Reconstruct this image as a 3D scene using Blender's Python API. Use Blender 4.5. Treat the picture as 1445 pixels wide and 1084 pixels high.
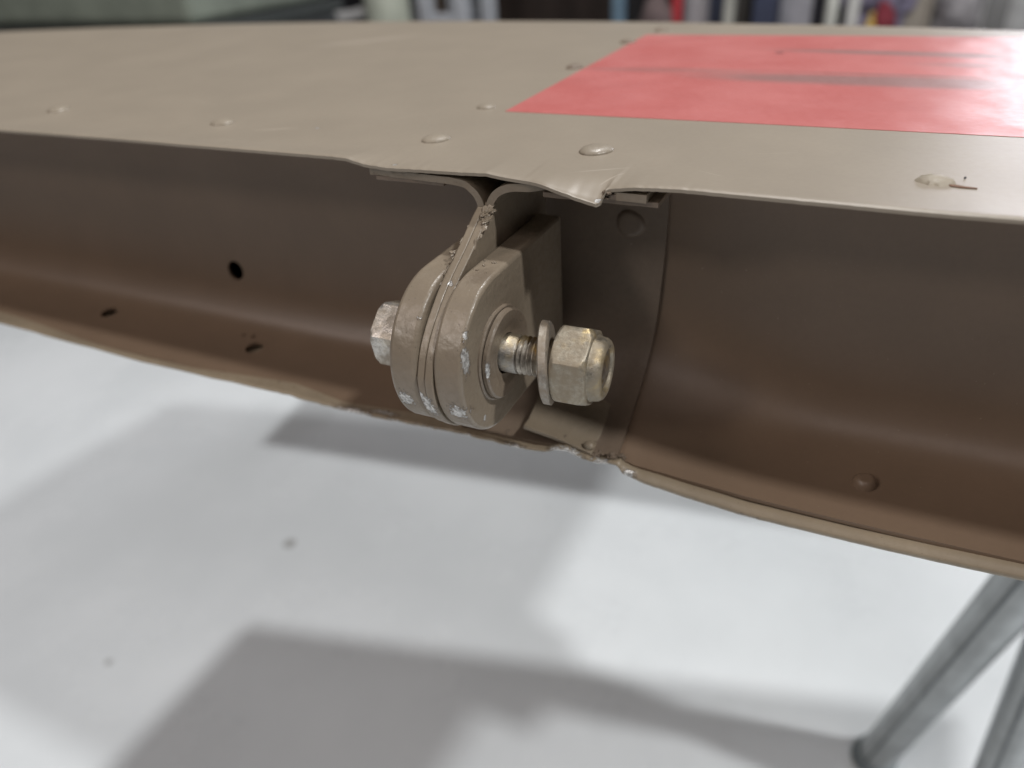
import bpy, bmesh, math, random
from mathutils import Vector, Matrix, noise as mnoise
random.seed(7)
S = bpy.context.scene
for o in list(bpy.data.objects): bpy.data.objects.remove(o)
C = S.collection
R = math.radians
MM = 0.001

# ------------------------------------------------------------------ camera
cam_d = bpy.data.cameras.new('camera'); cam = bpy.data.objects.new('camera', cam_d); C.objects.link(cam)
vx = Vector((-1720-722.5, 36-542.0, 1051.0)); Xc = -vx.normalized()
vyl = Vector((1322.976-722.5, -173.537-542.0, 1051.0)); Yc = vyl.normalized(); Zc = Xc.cross(Yc)
def cam2world(v): return Vector((Xc.dot(v), Yc.dot(v), Zc.dot(v)))
P0 = Vector((690-722.5, 247-542.0, 1051.0))/1051.0*0.118
loc = -cam2world(P0)
rt = cam2world(Vector((1,0,0))); up = cam2world(Vector((0,-1,0))); bk = cam2world(Vector((0,0,-1)))
cam.matrix_world = Matrix(((rt.x,up.x,bk.x,loc.x),(rt.y,up.y,bk.y,loc.y),(rt.z,up.z,bk.z,loc.z),(0,0,0,1)))
cam_d.sensor_width = 36; cam_d.lens = 1051.0/1445*36
cam_d.clip_start = 0.003; cam_d.clip_end = 100
cam_d.dof.use_dof = True; cam_d.dof.focus_distance = 0.116; cam_d.dof.aperture_fstop = 13.5
cam_d.dof.aperture_blades = 0
S.camera = cam

# ------------------------------------------------------------------ world and lamps (indoor hangar light)
w = bpy.data.worlds.new('World'); S.world = w; w.use_nodes = True
bg = w.node_tree.nodes['Background']; bg.inputs[0].default_value = (0.90,0.92,1.0,1); bg.inputs[1].default_value = 0.035
S.view_settings.view_transform = 'Standard'; S.view_settings.look = 'None'
S.view_settings.exposure = 0.0; S.view_settings.gamma = 1.0
FLOOR = -0.55
def lamp(name, pos, target, power, size, col=(1.0,0.988,0.972), shape='DISK', size_y=None):
    d = bpy.data.lights.new(name, 'AREA'); d.energy = power; d.shape = shape; d.size = size; d.color = col
    if size_y: d.size_y = size_y
    o = bpy.data.objects.new(name, d); C.objects.link(o); o.location = pos
    o.rotation_euler = (Vector(target)-Vector(pos)).to_track_quat('-Z','Y').to_euler()
    return o
lamp('ceiling_lamp', (0.05,1.10,2.6), (0,0,0), 44, 0.15)
lamp('ceiling_lamp', (2.05,-0.30,2.6), (0,0,0), 59, 0.20)
lamp('ceiling_or_fill_panel', (-1.7,-1.5,2.3), (0,0,0), 19, 1.2, (1.0,0.87,0.81), 'RECTANGLE', 1.0)
lamp('ceiling_or_fill_panel', (0.55,-1.6,2.35), (0,0,0), 8, 1.2, (1.0,0.87,0.82), 'RECTANGLE', 0.9)
lamp('ceiling_lamp', (-1.8,-3.1,2.2), (0,0,0), 20, 0.55, (1.0,0.93,0.88))
lamp('ceiling_or_fill_panel', (0.3,2.7,2.6), (0,0,0), 12, 1.0, (0.95,0.97,1.0))  # added fill from behind, lifts the floor shadows without reaching the channel
lamp('far_lamp', (1.05,5.4,1.2), (0.1,0.0,0), 42, 1.1, (0.93,0.92,1.0), 'RECTANGLE', 0.8)
S.render.engine = 'CYCLES'
S.cycles.max_bounces = 10; S.cycles.diffuse_bounces = 6

# ------------------------------------------------------------------ materials
class NT:
    def __init__(s, name):
        s.m = bpy.data.materials.new(name); s.m.use_nodes = True; s.t = s.m.node_tree
        s.b = s.t.nodes['Principled BSDF']
        tc = s.n('ShaderNodeTexCoord'); mp = s.n('ShaderNodeMapping'); mp.inputs['Scale'].default_value = (1000,1000,1000)
        s.l(tc.outputs['Object'], mp.inputs['Vector']); s.co = mp.outputs[0]
    def n(s, t, **k):
        x = s.t.nodes.new(t)
        for a,b in k.items(): setattr(x,a,b)
        return x
    def l(s, a, b): s.t.links.new(a,b)
    def put(s, inp, v):
        if hasattr(v,'is_linked') or hasattr(v,'links'): s.l(v, inp)
        else: inp.default_value = v
    def noise(s, scale, detail=4, rough=0.55, vec=None, stretch=None):
        x = s.n('ShaderNodeTexNoise'); x.inputs['Scale'].default_value = scale; x.inputs['Detail'].default_value = detail
        x.inputs['Roughness'].default_value = rough
        v = vec or s.co
        if stretch:
            mp = s.n('ShaderNodeMapping'); mp.inputs['Scale'].default_value = stretch; s.l(v, mp.inputs['Vector']); v = mp.outputs[0]
        s.l(v, x.inputs['Vector']); return x.outputs['Fac']
    def rng(s, v, a, b, c=0.0, d=1.0):
        x = s.n('ShaderNodeMapRange'); x.interpolation_type = 'SMOOTHSTEP'
        s.put(x.inputs[0], v)
        for i,q in enumerate((a,b,c,d)): x.inputs[i+1].default_value = q
        return x.outputs[0]
    def math(s, op, a, b=0.0):
        x = s.n('ShaderNodeMath', operation=op); s.put(x.inputs[0], a); s.put(x.inputs[1], b); return x.outputs[0]
    def mix(s, f, a, b):
        x = s.n('ShaderNodeMix', data_type='RGBA'); s.put(x.inputs[0], f)
        s.put(x.inputs[6], a); s.put(x.inputs[7], b); return x.outputs[2]
    def spot(s, c, r, rot=(0,0,0), wob=0.7, nz=None, lo=0.75, hi=1.0):
        mp = s.n('ShaderNodeMapping', vector_type='TEXTURE')
        mp.inputs['Location'].default_value = c; mp.inputs['Rotation'].default_value = rot; mp.inputs['Scale'].default_value = r
        s.l(s.co, mp.inputs['Vector'])
        ln = s.n('ShaderNodeVectorMath', operation='LENGTH'); s.l(mp.outputs[0], ln.inputs[0])
        d = ln.outputs['Value']
        if nz is not None: d = s.math('ADD', d, s.math('MULTIPLY', s.math('SUBTRACT', nz, 0.5), wob))
        return s.rng(d, lo, hi, 1.0, 0.0)
    def bump(s, h, strength, dist, prev=None):
        x = s.n('ShaderNodeBump'); x.inputs['Strength'].default_value = strength; x.inputs['Distance'].default_value = dist
        s.l(h, x.inputs['Height'])
        if prev is not None: s.l(prev, x.inputs['Normal'])
        return x.outputs[0]
def c4(c): return (c[0],c[1],c[2],1.0)

TAN = (0.345,0.305,0.247)
def paint(name, base=TAN, rough=0.42, chips=(), dirt=0.70, lump=0.25, orange=0.35, edge=None, scr=(), speck=0.55, wave=0.0, mott=1.0, bst=0.55):
    t = NT(name)
    big = t.noise(0.05, 5); mid = t.noise(0.9, 4); fine = t.noise(2.6, 5, 0.65)
    f = t.rng(big, 0.3, 0.72)
    col = t.mix(f, c4([x*(1-0.12*mott) for x in base]), c4([x*(1+0.10*mott) for x in base]))
    f2 = t.rng(mid, 0.35, 0.7)
    col = t.mix(t.math('MULTIPLY', f2, 0.22*mott), col, c4((base[0]*0.72,base[1]*0.70,base[2]*0.66)))
    # little specks of grime caught in the paint
    sp = t.rng(fine, dirt, dirt+0.05)
    sp = t.math('MULTIPLY', sp, speck)
    col = t.mix(sp, col, c4((0.055,0.040,0.028)))
    lt = t.rng(t.noise(1.9,2,0.5), 0.745, 0.775); col = t.mix(t.math('MULTIPLY',lt,0.35), col, c4((0.5,0.45,0.37)))
    wob = t.noise(1.7, 6, 0.7)
    rg = t.rng(mid, 0.3, 0.75, rough-0.06*mott*mott, rough+0.12*mott*mott)
    met = None
    rim = None
    for (c,r,rot) in chips:
        k = t.spot(c, [q*1.22 for q in r], rot, 4.0, wob, 0.85, 1.0); rim = k if rim is None else t.math('MAXIMUM', rim, k)
        k = t.spot(c, r, rot, 3.0, wob, 0.85, 1.0); met = k if met is None else t.math('MAXIMUM', met, k)
    if edge is not None:                       # rubbed bare edge of the sheet: (y limit mm, list of (x, halfwidth))
        xs = t.n('ShaderNodeSeparateXYZ'); t.l(t.co, xs.inputs[0])
        fr = t.rng(xs.outputs[1], edge[0], edge[0]+0.25, 1.0, 0.0)
        nn = t.noise(0.8, 6, 0.75)
        for (x0,hw,th) in edge[1]:
            wx = t.rng(t.math('ABSOLUTE', t.math('SUBTRACT', xs.outputs[0], x0)), hw*0.6, hw, 1.0, 0.0)
            k = t.math('MULTIPLY', t.math('MULTIPLY', fr, wx), t.rng(nn, th, th+0.05))
            met = k if met is None else t.math('MAXIMUM', met, k)
    for (c,r,rot,colr,amt) in scr:
        k = t.spot(c, r, rot, 0.9, wob, 0.3, 1.0); col = t.mix(t.math('MULTIPLY', k, amt), col, c4(colr))
    h = t.math('ADD', t.math('MULTIPLY', t.noise(lump,3), 1.6), t.math('MULTIPLY', mid, orange))
    h = t.math('ADD', h, t.math('MULTIPLY', sp, 0.12))
    if rim is not None: col = t.mix(t.math('MULTIPLY', rim, 0.75), col, c4((0.10,0.075,0.055)))
    if met is not None:
        col = t.mix(met, col, t.mix(t.rng(t.noise(1.6,3,0.6),0.3,0.7), c4((0.28,0.27,0.26)), c4((0.80,0.80,0.78))))
        t.l(t.math('MULTIPLY', met, 0.35), t.b.inputs['Metallic'])
        rg = t.math('ADD', t.math('MULTIPLY', rg, t.math('SUBTRACT', 1.0, met)), t.math('MULTIPLY', met, 0.33))
        h = t.math('SUBTRACT', h, t.math('MULTIPLY', met, t.math('ADD', 0.35, t.math('MULTIPLY', wob, 0.8))))
    t.l(col, t.b.inputs['Base Color']); t.l(rg, t.b.inputs['Roughness'])
    nrm = t.bump(h, bst, 0.00022)
    if wave: nrm = t.bump(t.noise(0.018,2), wave, 0.004, nrm)
    t.l(nrm, t.b.inputs['Normal'])
    return t.m

M_skin = paint('tan_skin_paint', base=(0.305,0.263,0.208), rough=0.43, lump=0.10, orange=0.02, speck=0.25, dirt=0.75, wave=0.06, mott=0.35, bst=0.15,
    chips=[((-18.6,1.2,0),(0.45,0.3,0.5),(0,0,0)), ((-48.7,19,0),(0.45,0.5,0.5),(0,0,0)), ((18.6,-0.9,-2.2),(0.5,0.4,0.6),(0,0,0.5))],
    edge=(0.0, [(-20,16,0.66),(46,30,0.66)]),
    scr=[((-57.5,16.2,0),(6,0.45,1),(0,0,0.45),(0.50,0.44,0.36),0.5), ((-109,124,0),(26,1.9,6),(0,0,0.72),(0.52,0.46,0.40),0.45),
         ((27.2,111.5,0),(1.1,1.1,3),(0,0,0),(0.10,0.05,0.04),0.8), *[((x,y,0),(r*1.35,r*1.3,2),(0,0,0),(0.20,0.165,0.13),0.30) for x,y,r in [(-19.6,17,2.75),(11.9,16.6,2.95),(-128.2,19.5,2.75),(-73.4,18.1,2.6),(-22.1,42.3,2.1),(-19.2,86.5,2.2),(63,13.4,2.7)]], ((16.5,7,-0.2),(6,0.25,1),(0,0,0.5),(0.5,0.45,0.38),0.5),
         ((-36,30,0),(7,0.14,1),(0,0,0.9),(0.44,0.39,0.32),0.45), ((-95,34,0),(10,0.2,1),(0,0,-0.3),(0.43,0.38,0.31),0.4), ((40,22,0),(5,0.12,1),(0,0,0.35),(0.45,0.40,0.33),0.45), ((-48,60,0),(12,0.25,2),(0,0,1.2),(0.22,0.18,0.14),0.35), ((33,9,0),(3.5,0.12,1),(0,0,-0.5),(0.46,0.41,0.34),0.5), ((-140,70,0),(16,0.35,2),(0,0,0.2),(0.43,0.38,0.31),0.35), ((19,4,-0.2),(4,0.2,1),(0,0,1.1),(0.5,0.45,0.38),0.5),((-60,6,0),(14,0.18,1),(0,0,0.05),(0.42,0.36,0.29),0.5)])
M_spar = paint('shaded_tan_spar_paint', bst=0.08, mott=0.45, base=(0.200,0.140,0.096), rough=0.39, lump=0.10, orange=0.0, dirt=0.70, speck=0.6, wave=0.12)  # the skin's tan, darkened and warmed for channel shade and bounced light
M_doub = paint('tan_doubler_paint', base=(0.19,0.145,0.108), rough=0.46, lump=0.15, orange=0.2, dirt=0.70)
M_lug = paint('tan_lug_paint', base=(0.252,0.207,0.155), rough=0.34, lump=0.40, orange=0.45, dirt=0.645, speck=0.8,
    scr=[((3,-11,-12.3),(2.5,4,1.2),(0,0,0),(0.12,0.09,0.065),0.45), ((-3.0,-12,-13.0),(0.7,9,9),(0,0,0),(0.11,0.085,0.06),0.5), ((0.1,-14,-14),(0.45,9,9),(0,0,0),(0.11,0.085,0.06),0.6), ((-6,-14,-38.5),(4,6,1.5),(0,0,0),(0.15,0.115,0.085),0.5), ((-5.5,-5,-12),(2,3,1.2),(0,0,0.4),(0.13,0.10,0.075),0.5), ((-4.8,-20.5,-17.0),(0.9,0.5,0.35),(0,0,0),(0.06,0.045,0.03),0.8)],
    chips=[((-6.1,-22.5,-30.0),(1.35,1.6,1.5),(0,0,0)), ((-1.7,-22.6,-30.4),(1.1,2.2,2.2),(0,0,0)), ((-2.7,-22.9,-28.4),(0.45,1.0,1.3),(0,0,0)), ((3.4,-22.2,-30.2),(1.35,1.8,1.6),(0,0,0)),
           ((5.0,-21.2,-21.5),(0.45,1.0,2.2),(0,0,0)), ((4.9,-20.4,-17.4),(0.4,0.7,0.9),(0,0,0)), ((-1.2,-13.4,-12.8),(0.55,0.6,0.6),(0,0,0)),
           ((-3.0,-19.4,-16.3),(0.8,0.35,0.35),(0,0,0)), ((5,-17,-34.5),(0.4,0.5,0.5),(0,0,0)), ((-0.5,-22.6,-21.3),(0.25,0.5,0.4),(0,0,0))])
M_flng = paint('worn_washer_paint', base=(0.225,0.18,0.135), rough=0.38, lump=0.5, orange=0.5, dirt=0.62, speck=0.8,
    chips=[((6.5,-17.4,-25.0),(0.5,0.5,1.7),(0,0,0))])
M_lip = paint('tan_lip_paint', chips=[((-37,-0.6,-55.2),(5.5,1.3,1.4),(0,0,0)), ((-30,0.8,-54.4),(3.5,1.0,0.8),(0,0,0)), ((-25,-0.8,-54.9),(4.0,0.8,1.1),(0,0,0)), ((-16.5,-0.8,-54.3),(4.5,0.7,1.0),(0,0,0)), ((-9,-0.8,-54.0),(3.0,0.7,1.0),(0,0,0)), ((1.5,-0.8,-53.6),(2.5,0.7,1.0),(0,0,0)), ((12.3,-0.6,-51.6),(3.0,1.2,1.1),(0,0,0)), ((19.5,-0.6,-52.4),(2.2,1.1,1.1),(0,0,0)), ((24.5,-0.8,-53.2),(1.3,0.7,0.9),(0,0,0)), ((46,-0.9,-56.5),(3.0,0.4,0.6),(0,0,0))],
    base=(0.30,0.245,0.175), rough=0.42, lump=0.2, orange=0.15, dirt=0.66, speck=0.8,
    edge=(0.1, [(-90,90,0.72),(60,32,0.74)]))
M_tab = paint('tan_tab_paint', base=(0.27,0.22,0.16), rough=0.45, lump=0.4, orange=0.4, dirt=0.64)
M_grime = paint('dried_grime', base=(0.17,0.13,0.095), rough=0.7, lump=0.6, orange=1.2, dirt=0.60, speck=0.9)

def zinc(name, tint, dull, gold=0.3, rough=0.34, over=TAN, ov=0.5, stretch=(1,1,1)):
    t = NT(name)
    a = t.noise(0.42, 6, 0.65); b = t.noise(1.6, 6, 0.7, stretch=stretch); g = t.noise(0.23, 3)
    col = t.mix(t.rng(b,0.3,0.7), c4([x*0.6 for x in tint]), c4(tint))
    col = t.mix(t.math('MULTIPLY', t.rng(g,0.50,0.66), gold), col, c4((0.66,0.47,0.17)))
    k = t.math('MULTIPLY', t.rng(a, ov-0.18, ov+0.18), dull)
    col = t.mix(k, col, c4([x*1.0 for x in over]))
    sp = t.rng(t.noise(2.8,4,0.65), 0.66, 0.72); col = t.mix(t.math('MULTIPLY', sp, 0.75), col, c4((0.09,0.07,0.055)))
    t.l(col, t.b.inputs['Base Color'])
    t.l(t.math('SUBTRACT', 0.95, t.math('MULTIPLY', k, 0.8)), t.b.inputs['Metallic'])
    t.l(t.math('ADD', t.rng(b,0.25,0.75,rough-0.08,rough+0.14), t.math('MULTIPLY', k, 0.12)), t.b.inputs['Roughness'])
    h = t.math('ADD', t.math('MULTIPLY', a, 1.2), t.math('MULTIPLY', b, 0.7))
    t.l(t.bump(h, 0.5, 0.00022), t.b.inputs['Normal'])
    return t.m
M_bolt = zinc('bolt_zinc', (0.50,0.48,0.44), 0.45, 0.35, 0.36, over=(0.16,0.13,0.10), ov=0.56, stretch=(1,3,3))
M_head = zinc('bolt_head_zinc', (0.66,0.64,0.60), 0.85, 0.2, 0.27, over=(0.24,0.20,0.15), ov=0.50)
M_nut = zinc('nut_zinc', (0.50,0.46,0.38), 0.90, 0.55, 0.40, over=(0.27,0.225,0.16), ov=0.44)
M_wash = zinc('washer_zinc', (0.50,0.47,0.42), 0.92, 0.1, 0.42, over=(0.27,0.22,0.165), ov=0.44)
M_thread = zinc('thread_zinc', (0.54,0.50,0.44), 0.45, 0.6, 0.34, over=(0.14,0.11,0.08), ov=0.56)

def red_mat():
    t = NT('faded_red_paint')
    n = t.noise(0.05, 5); f = t.noise(0.6,4)
    col = t.mix(t.rng(n,0.3,0.7), c4((0.51,0.140,0.130)), c4((0.56,0.18,0.17)))
    wob = t.noise(0.06, 5, 0.6, stretch=(0.25,1,1))
    for (c,r,rot,amt) in [((60,79.5,0),(66,8.0,30),(0,0,-0.03),0.75), ((62,112,0),(50,4.2,30),(0,0,-0.10),0.75), ((78,98,0),(26,4.5,30),(0,0,-0.1),0.5), ((4,86,0),(26,4.0,30),(0,0,0.05),0.35)]:
        k = t.spot(c, r, rot, 0.9, wob, 0.35, 1.0); col = t.mix(t.math('MULTIPLY',k,amt), col, c4((0.24,0.165,0.155)))
    k = t.spot((55,86.8,0),(42,0.9,30),(0,0,-0.045),0.8,wob,0.2,1.0); col = t.mix(t.math('MULTIPLY',k,0.7), col, c4((0.16,0.12,0.11)))
    k = t.spot((27.2,111.5,0),(1.3,1.3,30)); col = t.mix(t.math('MULTIPLY',k,0.75), col, c4((0.12,0.05,0.05)))
    k = t.spot((37.2,37.5,0),(0.8,0.5,30)); col = t.mix(t.math('MULTIPLY',k,0.9), col, c4((0.12,0.05,0.05)))
    t.l(col, t.b.inputs['Base Color'])
    t.l(t.rng(f,0.3,0.7,0.35,0.41), t.b.inputs['Roughness'])
    nrm = t.bump(t.noise(0.9,4), 0.35, 0.00010); nrm = t.bump(t.noise(0.03,2), 0.35, 0.004, nrm)
    t.l(nrm, t.b.inputs['Normal']); return t.m
M_red = red_mat()

def floor_mat():
    t = NT('white_epoxy_floor')
    n = t.noise(0.004, 6, 0.6); f = t.noise(0.12, 6, 0.7)
    col = t.mix(t.rng(n,0.3,0.7), c4((0.68,0.72,0.745)), c4((0.76,0.80,0.825)))
    col = t.mix(t.math('MULTIPLY', t.rng(f,0.62,0.72),0.35), col, c4((0.50,0.50,0.49)))
    for c,q in [((-460,323,-550),8),((-520,129,-550),4)]:
        k = t.spot(c,(q,q,q),(0,0,0),0.6,f); col = t.mix(t.math('MULTIPLY',k,0.7), col, c4((0.28,0.28,0.27)))
    t.l(col, t.b.inputs['Base Color']); t.l(t.rng(n,0.3,0.7,0.22,0.34), t.b.inputs['Roughness'])
    t.l(t.bump(t.math('ADD',t.noise(0.02,3),t.math('MULTIPLY',f,0.06)), 0.35, 0.003), t.b.inputs['Normal']); return t.m
def plain(name, col, rough=0.5, metal=0.0, var=0.2, scale=0.02, stretch=None):
    t = NT(name); n = t.noise(scale, 5, 0.6, stretch=stretch)
    t.l(t.mix(t.rng(n,0.3,0.7), c4([x*(1-var) for x in col]), c4([min(1,x*(1+var)) for x in col])), t.b.inputs['Base Color'])
    t.b.inputs['Roughness'].default_value = rough; t.b.inputs['Metallic'].default_value = metal
    t.l(t.bump(t.noise(scale*8,3), 0.2, 0.001), t.b.inputs['Normal']); return t.m
M_floor = floor_mat()
M_galv = plain('galvanised_tube', (0.42,0.45,0.46), 0.36, 0.35, 0.12, 0.05)
M_foot = plain('steel_foot', (0.24,0.28,0.30), 0.45, 0.4)
M_seam = plain('weld_grey', (0.17,0.19,0.20), 0.5, 0.3)
M_black = plain('soft_black', (0.018,0.017,0.018), 0.6)
M_deep = plain('dark_void', (0.012,0.011,0.010), 0.9)

# ------------------------------------------------------------------ object helpers
def link(name, me, parent=None):
    o = bpy.data.objects.new(name, me); C.objects.link(o)
    if parent is not None: attach(o, parent)
    return o
def attach(o, parent):
    o.parent = parent
    p = parent; off = Vector((0,0,0))
    while p is not None: off += Vector(p.location); p = p.parent
    o.location = -off
def thing(name, label, cat, at, group=None):
    o = bpy.data.objects.new(name, None); C.objects.link(o); o.location = at; o.empty_display_size = 0.01
    o['label'] = label; o['category'] = cat
    if group: o['group'] = group
    return o
def tag(o, label, cat, group=None):
    o['label'] = label; o['category'] = cat
    if group: o['group'] = group
    return o
def finish(name, bm, mat, parent=None, smooth=35, bevel=0, seg=2, origin=None):
    bmesh.ops.recalc_face_normals(bm, faces=bm.faces)
    me = bpy.data.meshes.new(name); bm.to_mesh(me); bm.free()
    for m in (mat if isinstance(mat,(list,tuple)) else [mat]): me.materials.append(m)
    if smooth:
        for p in me.polygons: p.use_smooth = True
        me.set_sharp_from_angle(angle=R(smooth))
    o = link(name, me, parent)
    if bevel:
        md = o.modifiers.new('bevel','BEVEL'); md.width = bevel; md.segments = seg; md.limit_method = 'ANGLE'; md.angle_limit = R(30)
        md.harden_normals = False
    return o
def slab(bm, P, Q, k=MM):
    """closed sheet between two grids of points given in millimetres"""
    n, m = len(P), len(P[0])
    a = [[bm.verts.new(Vector(p)*k) for p in r] for r in P]; b = [[bm.verts.new(Vector(p)*k) for p in r] for r in Q]
    for i in range(n-1):
        for j in range(m-1):
            bm.faces.new((a[i][j],a[i+1][j],a[i+1][j+1],a[i][j+1])); bm.faces.new((b[i][j],b[i][j+1],b[i+1][j+1],b[i+1][j]))
    for i in range(n-1):
        bm.faces.new((a[i][0],b[i][0],b[i+1][0],a[i+1][0])); bm.faces.new((a[i][-1],a[i+1][-1],b[i+1][-1],b[i][-1]))
    for j in range(m-1):
        bm.faces.new((a[0][j],a[0][j+1],b[0][j+1],b[0][j])); bm.faces.new((a[-1][j],b[-1][j],b[-1][j+1],a[-1][j+1]))
def prism(bm, outline, x0, x1, k=MM):
    """outline of (y, z) millimetres extruded along x"""
    a = [bm.verts.new((x0*k,y*k,z*k)) for y,z in outline]; b = [bm.verts.new((x1*k,y*k,z*k)) for y,z in outline]
    n = len(a)
    bm.faces.new(a); bm.faces.new(list(reversed(b)))
    for i in range(n): bm.faces.new((a[i],b[i],b[(i+1)%n],a[(i+1)%n]))
def turned(bm, prof, cy, cz, n=64, rfun=None, k=MM, tilt=(0,0), close=True):
    """profile of (x, r) turned about the x axis; rfun(angle, r, index) may reshape it. tilt shears x with z and y"""
    rings = []
    for i,(x,r) in enumerate(prof):
        ring = []
        for j in range(n):
            th = 2*math.pi*j/n; rr = rfun(th, r, i) if rfun else r
            y = rr*math.cos(th); z = rr*math.sin(th)
            ring.append(bm.verts.new(((x+tilt[0]*z+tilt[1]*y)*k,(cy+y)*k,(cz+z)*k)))
        rings.append(ring)
    for a,b in zip(rings,rings[1:]):
        for j in range(n): bm.faces.new((a[j],b[j],b[(j+1)%n],a[(j+1)%n]))
    if close: bm.faces.new(rings[0]); bm.faces.new(list(reversed(rings[-1])))
def box(bm, c, s, rz=0, k=1.0):
    r = bmesh.ops.create_cube(bm, size=1.0)
    M = Matrix.Translation(Vector(c)*k) @ Matrix.Rotation(rz,4,'Z') @ Matrix.Diagonal((s[0]*k,s[1]*k,s[2]*k,1))
    bmesh.ops.transform(bm, matrix=M, verts=r['verts'])
def tube(bm, a, b, r, n=32, cap=True, r2=None):
    a, b = Vector(a), Vector(b); d = (b-a); q = d.to_track_quat('Z','Y').to_matrix().to_4x4()
    res = bmesh.ops.create_cone(bm, cap_ends=cap, segments=n, radius1=r, radius2=r if r2 is None else r2, depth=d.length)
    bmesh.ops.transform(bm, matrix=Matrix.Translation((a+b)/2) @ q, verts=res['verts'])
def interp(tab, x):
    if x <= tab[0][0]: return tab[0][1]
    for (a,u),(b,v) in zip(tab,tab[1:]):
        if x <= b: return u+(v-u)*(x-a)/(b-a)
    return tab[-1][1]
def sm(a,b,x):
    t = max(0.0,min(1.0,(x-a)/(b-a))); return t*t*(3-2*t)
def span(a, b, step): 
    n = max(1,int(round((b-a)/step))); return [a+(b-a)*i/n for i in range(n+1)]
def nz(x,y,z,f): return mnoise.noise(Vector((x*f,y*f,z*f)))
def catmull(pts, per=6):
    out = []
    for i in range(len(pts)-1):
        p0 = pts[max(0,i-1)]; p1 = pts[i]; p2 = pts[i+1]; p3 = pts[min(len(pts)-1,i+2)]
        for j in range(per):
            t = j/per
            out.append(tuple(0.5*((2*p1[c])+(-p0[c]+p2[c])*t+(2*p0[c]-5*p1[c]+4*p2[c]-p3[c])*t*t+(-p0[c]+3*p1[c]-3*p2[c]+p3[c])*t**3) for c in range(len(p1))))
    out.append(tuple(pts[-1])); return out
def cut(o, cutters):
    """boolean holes, applied at once; the cutters are thrown away"""
    for c in cutters:
        md = o.modifiers.new('hole','BOOLEAN'); md.operation = 'DIFFERENCE'; md.object = c; md.solver = 'EXACT'
    bpy.context.view_layer.update()
    me = bpy.data.meshes.new_from_object(o.evaluated_get(bpy.context.evaluated_depsgraph_get()))
    o.modifiers.clear(); old = o.data; o.data = me; me.name = old.name
    for c in cutters: bpy.data.objects.remove(c)

# ------------------------------------------------------------------ the setting: floor, far wall
bm = bmesh.new(); box(bm, (0,4,FLOOR-0.05), (24,18,0.1)); o = finish('floor', bm, M_floor, smooth=0); o['kind'] = 'structure'
bm = bmesh.new(); box(bm, (0,7.5,1.2), (24,0.2,3.5))
o = finish('wall', bm, plain('grey_hangar_wall',(0.30,0.31,0.33),0.7), smooth=0); o['kind'] = 'structure'

# ------------------------------------------------------------------ the control surface
XL, XR = -348.0, 178.0
surf = thing('control_surface', 'tan painted aircraft control surface, open channel in front, faded red rectangle on top', 'aircraft part', (0,0.0,-0.057))
def chord(x): return 360.0 + 130.0*(x-XL)/(XR-XL)
def fold(x): return 150.0 - 30.0*((x+110)/230.0)**2
def ztop(x,y):
    f = fold(x)
    d = max(0.0, y-f); z = -0.0016*min(d,53.0)**2 - 0.1696*max(0.0,d-53.0)
    return z + 0.05*nz(x,y,3,0.02)
EDGE = [(-400,0.9),(-121,0.7),(-94,0.9),(-69,0.9),(-41.3,1.0),(-31,1.05),(-27.7,0.95),(-24.1,0.2),(-19.3,-0.1),(-11.8,0.1),(-5.6,0.2),(-0.5,0.4),(2.7,0.0),(6,-0.25),(9.4,-0.35),(13.2,-1.15),(16,-1.85),(18.5,-2.3),(19.2,-2.0),(19.5,-0.55),(21.3,-0.2),(23.8,0.2),(30.6,0.5),(46,0.4),(61,0.3),(72,0.4),(200,0.4)]
EDGEY = [(-400,0),(7,0),(10,-0.9),(13,-1.3),(18.6,-1.5),(19.2,-1.2),(19.6,0.2),(20.6,0.25),(23,0),(200,0)]
def skin_pt(x, v):
    """v = distance behind the front edge in mm"""
    e = interp(EDGE,x); ye = interp(EDGEY,x)
    wdt = 2.6 if 6 < x < 20 else 5.5
    k = math.exp(-(v/wdt)**1.6)
    y = v*1.0 + ye*max(0,1-v/8.0)
    z = ztop(x,y) + (e)*k + 0.06*nz(x,0,9,0.9)*k - 0.35*math.exp(-(v/0.35)**2)*0.6
    return (x,y,z)
xs = span(XL,-60,6)+span(-60,-32,1.0)[1:]+span(-32,34,0.33)[1:]+span(34,90,1.2)[1:]+span(90,XR,5)[1:]
vs = [0,0.12,0.3,0.55,0.9,1.4,2,2.8,3.8,5,6.5,8.5,11,14,18]+span(18,130,4)[1:]
def skin_grid(dz):
    G = []
    for x in xs:
        r = [skin_pt(x,v) for v in vs]
        c = chord(x)
        for i in range(1,21):
            y = 130+(c-130)*i/20; r.append((x,y,ztop(x,y)))
        G.append([(p[0],p[1],p[2]-dz) for p in r])
    return G
bm = bmesh.new(); slab(bm, skin_grid(0), skin_grid(0.5)); finish('top_skin', bm, M_skin, surf, smooth=60)

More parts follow.
